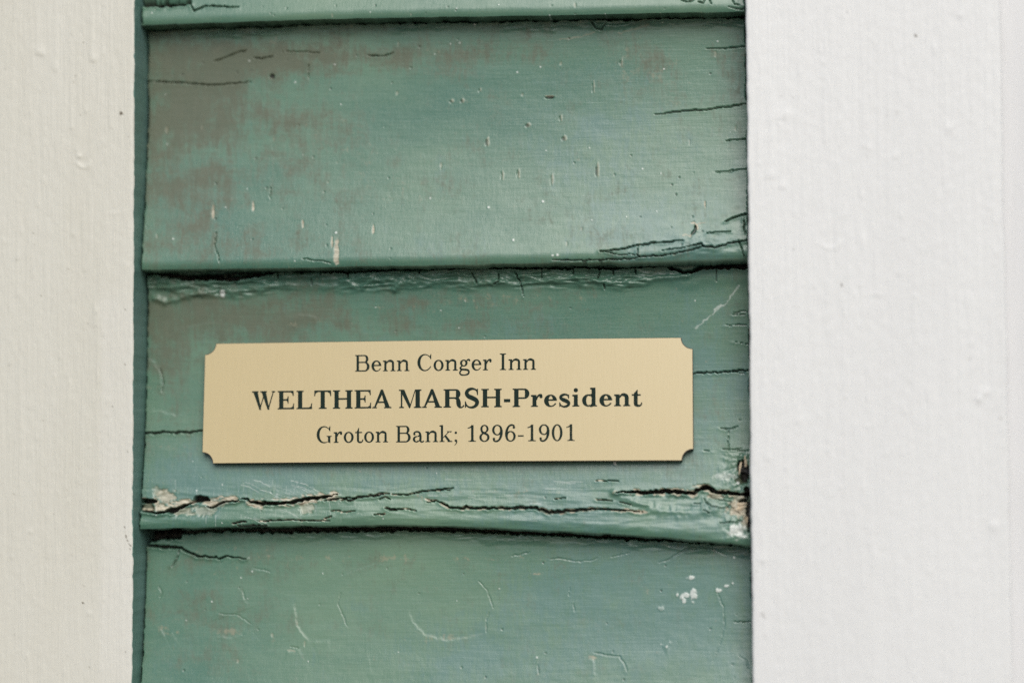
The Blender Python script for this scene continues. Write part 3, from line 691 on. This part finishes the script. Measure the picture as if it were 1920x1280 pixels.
    for x, y, rx, ry in ((1285, 1117, 8, 6), (1299, 1115, 6, 10), (1283, 1124, 4, 6), (1297, 1083, 7, 3), (1347, 1106, 6, 3), (1362, 1098, 4, 2.4), (1374, 1093, 2, 2), (1376, 1045, 2, 2), (1250, 1212, 2.4, 2), (1240, 1140, 6, 4), (1270, 1115, 2, 3)): F.blob('white', x, y, rx, ry, .65 if rx != 6 or ry != 4 else .2, -.15, .9, 5)
    F.h += .08 * noise(F.U / 60, F.V / 50, 2, 3)
    end_cracks(F, 1, 1360, 1060, 1280, 12)
    specks(F, 40, (285, 1040, 1390, 1280), 7)

# ------------------------------------------------------------------ clapboard siding
siding = thing('clapboard_siding', 'weathered green painted clapboard siding between two white trim boards', 'siding')
STEP = 0.00034
def clapboard(nose_px, top_px, dense, wear, seed, label, drop, lean=SLOPE):
    """one tapered board: leaning face, rounded butt, underside; relief and wear from its traced marks"""
    nx = on_y([p[0] for p in nose_px], [p[1] for p in nose_px], 0.0)
    xs = np.arange(X_L - 0.0015, X_R + 0.006, STEP); nc = len(xs)
    zn = np.interp(xs, nx[:, 0], nx[:, 2])
    zn = np.convolve(np.pad(zn, 20, mode='edge'), np.ones(41) / 41, 'valid')
    zn = zn + .00022 * noise(xs * 120, xs * 0, seed + 6, 4)
    zl = np.polyval(np.polyfit(xs, zn, 1), xs)                 # the straight board the worn butt belongs to
    tx = on_y([p[0] for p in top_px], [p[1] for p in top_px], 0.011)
    zt = np.interp(xs, tx[:, 0], tx[:, 2]) + 0.020             # hidden under the board above
    H = float(np.mean(zt - zn))
    za, zb = on_y(960, dense[1], .005)[2], on_y(960, dense[0], .005)[2]     # the stretch in view gets the fine rows
    t, ts = 0.0, [0.0]
    zm = float(np.mean(zt))
    while t < 1:
        z = zm - t * H
        t += (STEP if za - .004 < z < zb + .004 else STEP * 12) / H
        ts.append(min(t, 1.0))
    ts = np.array(ts); nf = len(ts)
    Z = zt[None, :] + (zn - zt)[None, :] * ts[:, None]
    Xg = np.repeat(xs[None, :], nf, 0)
    s_ = np.clip((Z - zl[None, :]) / .102, -.1, 1.2)
    Y = lean * (Z - zl[None, :]) - (lean - SLOPE) * .102 + CUP * .102 * .5 * s_ * (1 - s_)      # the boards are slightly cupped
    dn = np.clip(1 - (Z - zn[None, :]) / .0042, 0, 1); Y = Y + .0013 * dn * dn        # the butt edge is worn round
    rad = 0.0030; dz = np.interp(xs, [on_y(p[0], p[1], 0.)[0] for p in ((250, 640), (820, 640), (1400, 640))], drop) * .001
    face = np.stack([Xg, Y, Z], -1).reshape(-1, 3)
    U, V = project(face)
    F = Field(U, V, seed)
    F.h += .16 * noise(F.U / 170, F.V / 80, seed, 3) + .018 * noise(F.U / 40, F.V / 5, seed + 1, 3) + .018 * noise(F.U / 10, F.V / 10, seed + 2, 2)
    wear(F)
    # ragged open joints at both ends
    gl = (face[:, 0] - X_L) * 1000; wl = .55 + .45 * noise(F.V / 9, F.V * 0, seed, 3) + .25 * noise(F.V / 45, F.V * 0, seed + 3, 2)
    k = 1 - sstep(wl * .8, wl * 1.15 + .12, gl); F.h += 7 * k; F.m['crack'] = np.maximum(F.m['crack'], k)
    gr = (X_R + .0010 - face[:, 0]) * 1000; wr = .9 + .8 * noise(F.V / 14, F.V * 0, seed + 5, 3)
    k = 1 - sstep(wr * .8, wr * 1.2 + .1, gr); F.h += 5 * k; F.m['crack'] = np.maximum(F.m['crack'], k)
    fade = sstep(0, 1.2, (1 - np.repeat(ts[:, None], nc, 1).ravel()) * H * 1000 + .5)
    face[:, 1] += F.h * .001 * (0.35 + .65 * fade)
    verts = [face.reshape(nf, nc, 3)]
    last = verts[0][-1]
    ex = []
    wob = .00030 * noise(xs * 900, xs * 0, seed, 3) + .0006 * noise(xs * 160, xs * 0, seed + 1, 3)
    for a in np.radians([18, 36, 54, 72, 90]):                 # rounded butt
        p = last.copy(); p[:, 1] += rad * (1 - math.cos(a)) + .0000; p[:, 2] -= (dz + wob) * math.sin(a); ex.append(p)
    for d in (.002, .004, .006, .009, .012, .016, .022):       # underside running back into the wall
        p = ex[4].copy(); p[:, 1] = last[:, 1] * .0 + ex[4][:, 1] * max(0, 1 - d / .006) + d + rad * min(1, d / .006); p[:, 2] += .0004 * noise(xs * 500, xs * 0 + d * 300, seed + 4, 2); ex.append(p)
    verts.append(np.array(ex))
    G = np.concatenate(verts, 0); nr = G.shape[0]
    o = mesh_obj('clapboard', G.reshape(-1, 3), grid_faces(nr, nc), M_green, siding)
    if label: o['label'] = label
    for kx, v in F.m.items():
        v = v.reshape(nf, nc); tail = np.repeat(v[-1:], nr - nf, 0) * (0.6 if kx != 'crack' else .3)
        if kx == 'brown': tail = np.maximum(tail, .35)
        attr(o, kx, np.concatenate([v, tail], 0))
    return o

up = lambda nose, dy: [(x, y - dy) for x, y in nose]
board_a = clapboard(NOSE_A, up(NOSE_A, 440), (-6, 60), wear_A, 1, None, (.45, .35, .45))
board_b = clapboard(NOSE_B, NOSE_A, (20, 520), wear_B, 3, None, (.8, 1.2, 2.2))
board_c = clapboard(NOSE_C, NOSE_B, (470, 1040), wear_C, 5, 'clapboard with long splits along its lower edge, behind the plaque', (.5, 1.0, 1.2))
board_d = clapboard(NOSE_D, NOSE_C, (960, 1290), wear_D, 7, None, (1, 1, 1), .215)

# old sheathing behind the boards
b0, b1 = X_L - .002, X_R + .006
mesh_obj('sheathing', [(x, y, z) for x in (b0, b1) for y in (.034, .052) for z in (-.30, .27)],
         [[0, 1, 3, 2], [4, 6, 7, 5], [0, 4, 5, 1], [2, 3, 7, 6], [0, 2, 6, 4], [1, 5, 7, 3]], M_old, siding, False)

# splinters of raw wood standing out of the broken corner
def splinter(p, q, w, name, mat, dy=.0012):
    fn = np.array((0, -1, SLOPE)); fn /= np.linalg.norm(fn)
    A = on_y(p[0], p[1], .004); B = on_y(q[0], q[1], .004 - dy)
    d = (B - A) / np.linalg.norm(B - A); n = np.cross(d, fn); n /= np.linalg.norm(n)
    w *= .00022; v = []
    for t, f in ((0, .7), (.35, 1), (.7, .6), (1, .12)):
        c = A + (B - A) * t + n * w * .3 * math.sin(t * 5)
        v += [c + n * w * f, c + fn * w * f * .6, c - n * w * f, c - fn * .0012]
    f = [[0, 1, 2, 3], [15, 14, 13, 12]] + [[4 * i + j, 4 * i + (j + 1) % 4, 4 * i + 4 + (j + 1) % 4, 4 * i + 4 + j] for i in range(3) for j in range(4)]
    return mesh_obj(name, v, [x[::-1] for x in f], mat, board_c, False)
splinter((1398, 875), (1397, 852), 2.6, 'wood_splinter', M_split)
splinter((1399, 968), (1396, 998), 5, 'wood_splinter', M_split)
splinter((1376, 955), (1400, 950), 5, 'wood_splinter', M_split)
splinter((1382, 945), (1401, 944), 4, 'wood_splinter', M_split)
splinter((1390, 866), (1385, 890), 2.2, 'wood_splinter', M_split)

# ------------------------------------------------------------------ white trim boards
def relief(U, V, marks):
    h = .10 * noise(U / 30, V / 300, 3, 3) + .075 * noise(U / 7, V / 150, 5, 3) + .04 * noise(U / 14, V / 14, 8, 2)
    for kind, x, y, a, b, mm in marks:
        if kind == 'run':                        # a vertical sag of paint ending in a drop
            w = a * (1 + .6 * np.exp(-((V - y) / 12) ** 2)); m = (V < y + a * 2) & (V > y - b)
            h += m * mm * np.exp(-((U - x - 3 * noise(V / 60, V * 0, 2)) / w) ** 2) * sstep(y - b, y - b * .4, V) * (1 - sstep(y, y + a * 2, V)) * (.6 + .7 * np.exp(-((V - y) / 10) ** 2))
        elif kind == 'ring':                     # filled nail head
            r = np.hypot((U - x) / a, (V - y) / b); h += mm * np.exp(-((r - 1) / .22) ** 2) * sstep(-.2, .5, (V - y) / b + .4 * noise(U / 9, V / 9, 1)) - mm * .6 * (r < 1) * (1 - r)
        else:
            h += mm * np.exp(-((U - x) / a) ** 2 - ((V - y) / b) ** 2) * (1 + .8 * noise(U / 5, V / 5, 4, 2))
    return h

def trim_board(name, x0, x1, mat, marks, specks_, left_round, right_round, teal_side, fresh, wob_seed, fine=(0, 1)):
    """vertical board: front with eased corners and returns to the wall"""
    r = .0011; yb = .030
    arc = np.radians([0, 15, 30, 45, 60, 75, 90])
    cols = []                                     # (x, y, on_front)
    cols += [(x0, y) for y in (yb, .024, .018, .014, .010, .006, .002, -.001, -.003, Y_TRIM + .0030, Y_TRIM + .0022, Y_TRIM + .0016)]
    cols += [(x0 + r * (1 - math.cos(a)), Y_TRIM + r * (1 - math.sin(a))) for a in arc]
    f0, f1 = x0 + (x1 - x0) * fine[0], x0 + (x1 - x0) * fine[1]
    x = x0 + r + .0004
    while x < x1 - r - .0003:
        cols.append((x, Y_TRIM)); x += .0006 if f0 <= x <= f1 else .004
    cols += [(x1 - r * (1 - math.sin(a)), Y_TRIM + r * (1 - math.cos(a))) for a in arc]
    cols += [(x1, y) for y in (Y_TRIM + .0016, Y_TRIM + .003, .0, .006, .014, yb)]
    C = np.array(cols); nc = len(C)
    zs = np.concatenate([np.arange(.27, .155, -.01), np.arange(.150, -.150, -.0007), np.arange(-.155, -.305, -.01)]); nr = len(zs)
    X = np.repeat(C[None, :, 0], nr, 0); Y = np.repeat(C[None, :, 1], nr, 0); Z = np.repeat(zs[:, None], nc, 1)
    U, V = project(np.stack([X, Y, Z], -1).reshape(-1, 3)); U = U.reshape(nr, nc); V = V.reshape(nr, nc)
    h = relief(U, V, marks)
    edge = .00022 * noise(Z * 320, X * 0, wob_seed, 3) + .00035 * noise(Z * 45, X * 0, wob_seed + 2, 3)
    onl = np.clip(1 - (X - x0) / .004, 0, 1); onr = np.clip(1 - (x1 - X) / .004, 0, 1)
    X2 = X + edge * onl + edge[::-1] * onr
    Y2 = Y - h * .001 * (Y < Y_TRIM + .0009)
    o = mesh_obj(name, np.stack([X2, Y2, Z], -1).reshape(-1, 3), grid_faces(nr, nc), mat)
    tm = np.zeros((nr, nc))
    if teal_side:
        d = (Y - Y_TRIM) * 1000; side = (X > (x0 + x1) / 2) if teal_side > 0 else (X < (x0 + x1) / 2)
        lim = .20 + np.maximum(0, .40 + .5 * noise(Z * 420, Y * 0, 3, 3) + .35 * noise(Z * 60, Y * 0, 6, 2))
        tm = sstep(lim - .12, lim + .12, d) * side
    attr(o, 'teal', tm)
    fr = np.zeros((nr, nc))
    for (ax, ay, bx, by, am) in fresh:
        fr = np.maximum(fr, am * sstep(ax - 6, ax + 6, U + 5 * noise(V / 30, U / 30, 2)) * (1 - sstep(bx - 6, bx + 6, U)) * sstep(ay - 25, ay + 25, V + 15 * noise(U / 20, V / 20, 4)) * (1 - sstep(by - 80, by + 80, V)))
    attr(o, 'fresh', fr)
    sp = np.zeros((nr, nc))
    for x, y, a, am in specks_:
        sp = np.maximum(sp, am * (1 - sstep(a * .6, a * 1.15, np.hypot(U - x, V - y) + noise(U / 3, V / 3, 5) * a * .35)))
    attr(o, 'speck', sp)
    return o

rr = random.Random(21)
left_marks = [('run', 70, 100, 3, 120, .22), ('run', 173, 112, 4, 130, .25), ('run', 78, 102, 3, 60, .2), ('run', 134, 240, 3, 240, .16), ('run', 84, 340, 3, 160, .12), ('ring', 157, 302, 13, 12, .24), ('bump', 148, 293, 4, 4, .35),
              ('bump', 215, 400, 12, 4, .12), ('bump', 180, 580, 6, 14, .2), ('run', 180, 610, 4, 40, .15), ('run', 137, 440, 3, 120, .1), ('run', 102, 130, 3, 130, .14), ('bump', 86, 1055, 10, 16, -.15)]
left_marks += [('bump', rr.uniform(5, 245), rr.uniform(0, 1280), rr.uniform(1.5, 4), rr.uniform(2, 8), rr.uniform(-.12, .2)) for _ in range(90)]
left_marks += [('run', rr.uniform(5, 245), rr.uniform(60, 1280), rr.uniform(1.5, 3), rr.uniform(60, 260), rr.uniform(.03, .11)) for _ in range(45)]
left_sp = [(227, 213, 3.8, .95), (155, 1130, 2.6, .95), (10, 130, 2.5, .3), (141, 143, 2.6, .25), (128, 504, 2.6, .25), (235, 682, 2, .5), (210, 761, 2, .5), (240, 845, 2, .4), (38, 654, 2.2, .2), (18, 684, 3, .15), (235, 580, 1.6, .5), (193, 632, 2, .4), (236, 1221, 2, .4), (240, 258, 1.5, .6)]
left_sp += [(232 + k * 1.6 + rr.uniform(-2, 2), 988 + k * 5, rr.uniform(1, 2), .7) for k in range(9)]
left_sp += [(rr.uniform(3, 248), rr.uniform(0, 1280), rr.uniform(.8, 1.5), rr.uniform(.15, .4)) for _ in range(50)]
left_board = trim_board('trim_board', X_L - .140, X_L, M_whiteL, left_marks, left_sp, 0, 1, 1, [(188, 560, 260, 1290, .14)], 3, (.52, 1))
tag(left_board, 'cream white trim board with green paint lapped onto its inner edge', 'trim board', 'white trim boards framing the clapboards')

right_marks = [('run', 1445, 330, 6, 160, .16), ('bump', 1470, 215, 14, 9, .2), ('bump', 1462, 232, 5, 14, .2), ('run', 1468, 350, 4, 110, .12), ('ring', 1556, 448, 20, 18, .10), ('bump', 1845, 735, 13, 9, .25), ('bump', 1837, 748, 6, 8, .35), ('bump', 1862, 985, 9, 12, .25), ('run', 1428, 1050, 4, 260, .2), ('run', 1440, 860, 4, 140, .12), ('bump', 1640, 552, 16, 5, .12), ('bump', 1780, 240, 8, 10, .15)]
right_marks += [('bump', rr.uniform(1410, 1885), rr.uniform(0, 1280), rr.uniform(2, 5), rr.uniform(3, 16), rr.uniform(-.1, .16)) for _ in range(110)]
right_marks += [('run', rr.uniform(1410, 1885), rr.uniform(60, 1280), rr.uniform(1.5, 3.5), rr.uniform(80, 320), rr.uniform(.03, .10)) for _ in range(80)]
right_sp = [(1717, 67, 3, .85), (1578, 534, 3, .75), (1488, 467, 2.4, .3), (1588, 24, 2, .3), (1818, 672, 2.5, .3), (1876, 784, 2.2, .4), (1870, 680, 2, .3), (1419, 1072, 2, .4), (1464, 180, 2, .3), (1487, 184, 2, .3), (1663, 218, 2, .2), (1682, 212, 2.2, .2), (1430, 1150, 4, .25), (1433, 1157, 3, .3)]
right_board = trim_board('trim_board', X_R, X_R2, M_whiteR, right_marks, right_sp, 1, 1, 0, [], 6)
tag(right_board, 'bright white trim board between the green clapboards and the set-back pale wall panel', 'trim board', 'white trim boards framing the clapboards')

# the plain white surface beyond the right trim board
def panel():
    x0, x1, y0 = X_R2 + .0004, X_R2 + .12, .008
    xs = np.concatenate([np.linspace(x0, x0 + .02, 24), np.linspace(x0 + .024, x1, 12)]); zs = np.linspace(.27, -.30, 150)
    X, Z = np.meshgrid(xs, zs); Y = y0 - .0003 * noise(X * 90, Z * 25, 4, 3)
    X = np.concatenate([X[:, :1], X, X[:, -1:]], 1); Z = np.concatenate([Z[:, :1], Z, Z[:, -1:]], 1)
    Y = np.concatenate([Y[:, :1] * 0 + .03, Y, Y[:, -1:] * 0 + .03], 1)
    o = mesh_obj('wall_panel', np.stack([X, Y, Z], -1).reshape(-1, 3), grid_faces(*X.shape), M_panel)
    for a in ('teal', 'fresh', 'speck'): attr(o, a, np.zeros(X.size))
    return tag(o, 'plain pale grey white wall panel set back beside the wider white trim board', 'wall')
panel()

# ------------------------------------------------------------------ plaque
plaque = thing('plaque', 'small cream gold engraved plaque with notched corners on the green siding', 'plaque')
zc = float(np.interp(on_y(840, 750, 0)[0], *(lambda q: (q[:, 0], q[:, 2]))(on_y([p[0] for p in NOSE_C], [p[1] for p in NOSE_C], 0.0))))
_n = on_y([p[0] for p in NOSE_C], [p[1] for p in NOSE_C], 0.0)
_fit = np.polyfit(_n[:, 0], _n[:, 2], 1)
PN = np.array((0.0, -1.0, SLOPE)); PN /= np.linalg.norm(PN)          # outward normal of the board's face (and of the plaque)
P0 = np.array((0.0, 0.0, _fit[1])) + PN * 0.0022                     # a point of the plaque's front plane
pq = lambda x, y: on_plane(x, y, P0, PN)
TL, TR, BR, BL = pq(381.5, 643.3), pq(1298, 631.8), pq(1300, 862), pq(379, 868)
PC = (TL + TR + BR + BL) / 4
PX = (TR - TL) / 2 + (BR - BL) / 2; PWd = np.linalg.norm(PX); PX /= PWd
PZ = np.cross(PX, -PN) * -1; PZ = PZ if PZ[2] > 0 else -PZ
PHt = (np.linalg.norm(TL - BL) + np.linalg.norm(TR - BR)) / 2
RN = 20.5 / 918 * PWd
BOW = -0.0014
def bowed(P):
    return P + PN * (BOW * ((np.asarray(P - PC) @ PX) / (PWd / 2)) ** 2)[..., None]
def plate_mesh(name, inset, y_front, y_back, mat):
    w, h, r = PWd / 2 - inset, PHt / 2 - inset, RN + inset
    a = np.radians(np.linspace(90, 0, 10))
    half = [(-w + r * math.cos(t), h - r * math.sin(t)) for t in a[::-1]][::-1]   # left notch, from the left edge inward
    xs = [p[0] for p in half] + list(np.linspace(-w + r, w - r, 60))[1:-1] + [-p[0] for p in half[::-1]]
    zt = [p[1] for p in half] + [h] * 58 + [p[1] for p in half[::-1]]
    nr = 8; cols = len(xs); v = []
    for j in range(nr + 1):
        for x, z in zip(xs, zt):
            d = y_front + BOW * ((x / (PWd / 2)) ** 2)
            v.append(PC + PX * x + PZ * (z * (1 - 2 * j / nr)) + PN * d)
    f = [[j * cols + i, (j + 1) * cols + i, (j + 1) * cols + i + 1, j * cols + i + 1] for j in range(nr) for i in range(cols - 1)]
    loop = list(range(cols)) + [j * cols + cols - 1 for j in range(1, nr + 1)] + [nr * cols + i for i in range(cols - 2, -1, -1)] + [j * cols for j in range(nr - 1, 0, -1)]
    k = len(v); v += [np.array(v[i]) - PN * (y_front - y_back) for i in loop]; n = len(loop)
    s = [[loop[i], loop[(i + 1) % n], k + (i + 1) % n, k + i] for i in range(n)]
    o = mesh_obj(name, v, f + s + [[k + i for i in range(n)]], mat, plaque, False)
    return o
plate_mesh('brass_face', .00012, 0.0, -.0004, M_brass)
plate_mesh('backing_plate', 0.0, -.00012, -.0056, M_core)
for li, line in enumerate(WORDS):
    v, f = [], []
    for txt, bold, xl, xr, yb, ch in line:
        g, w = word_pieces(txt, bold); sx = (xr - xl) / w; sy = ch / 722
        for gl in g:
            for q, (pv, pf) in enumerate(gl):
                k = len(v); a = np.array(pv); X_ = xl + a[:, 0] * sx; Y_ = yb - a[:, 1] * sy - .0095 * (X_ - xl)
                v += list(bowed(pq(X_, Y_)) + PN * (.00003 + .000006 * q)); f += [[k + i for i in fc] for fc in pf]
    mesh_obj('engraved_lettering', v, f, M_ink, plaque, False)

print('tris', sum(len(o.data.polygons) for o in S.objects if o.type == 'MESH') * 2)
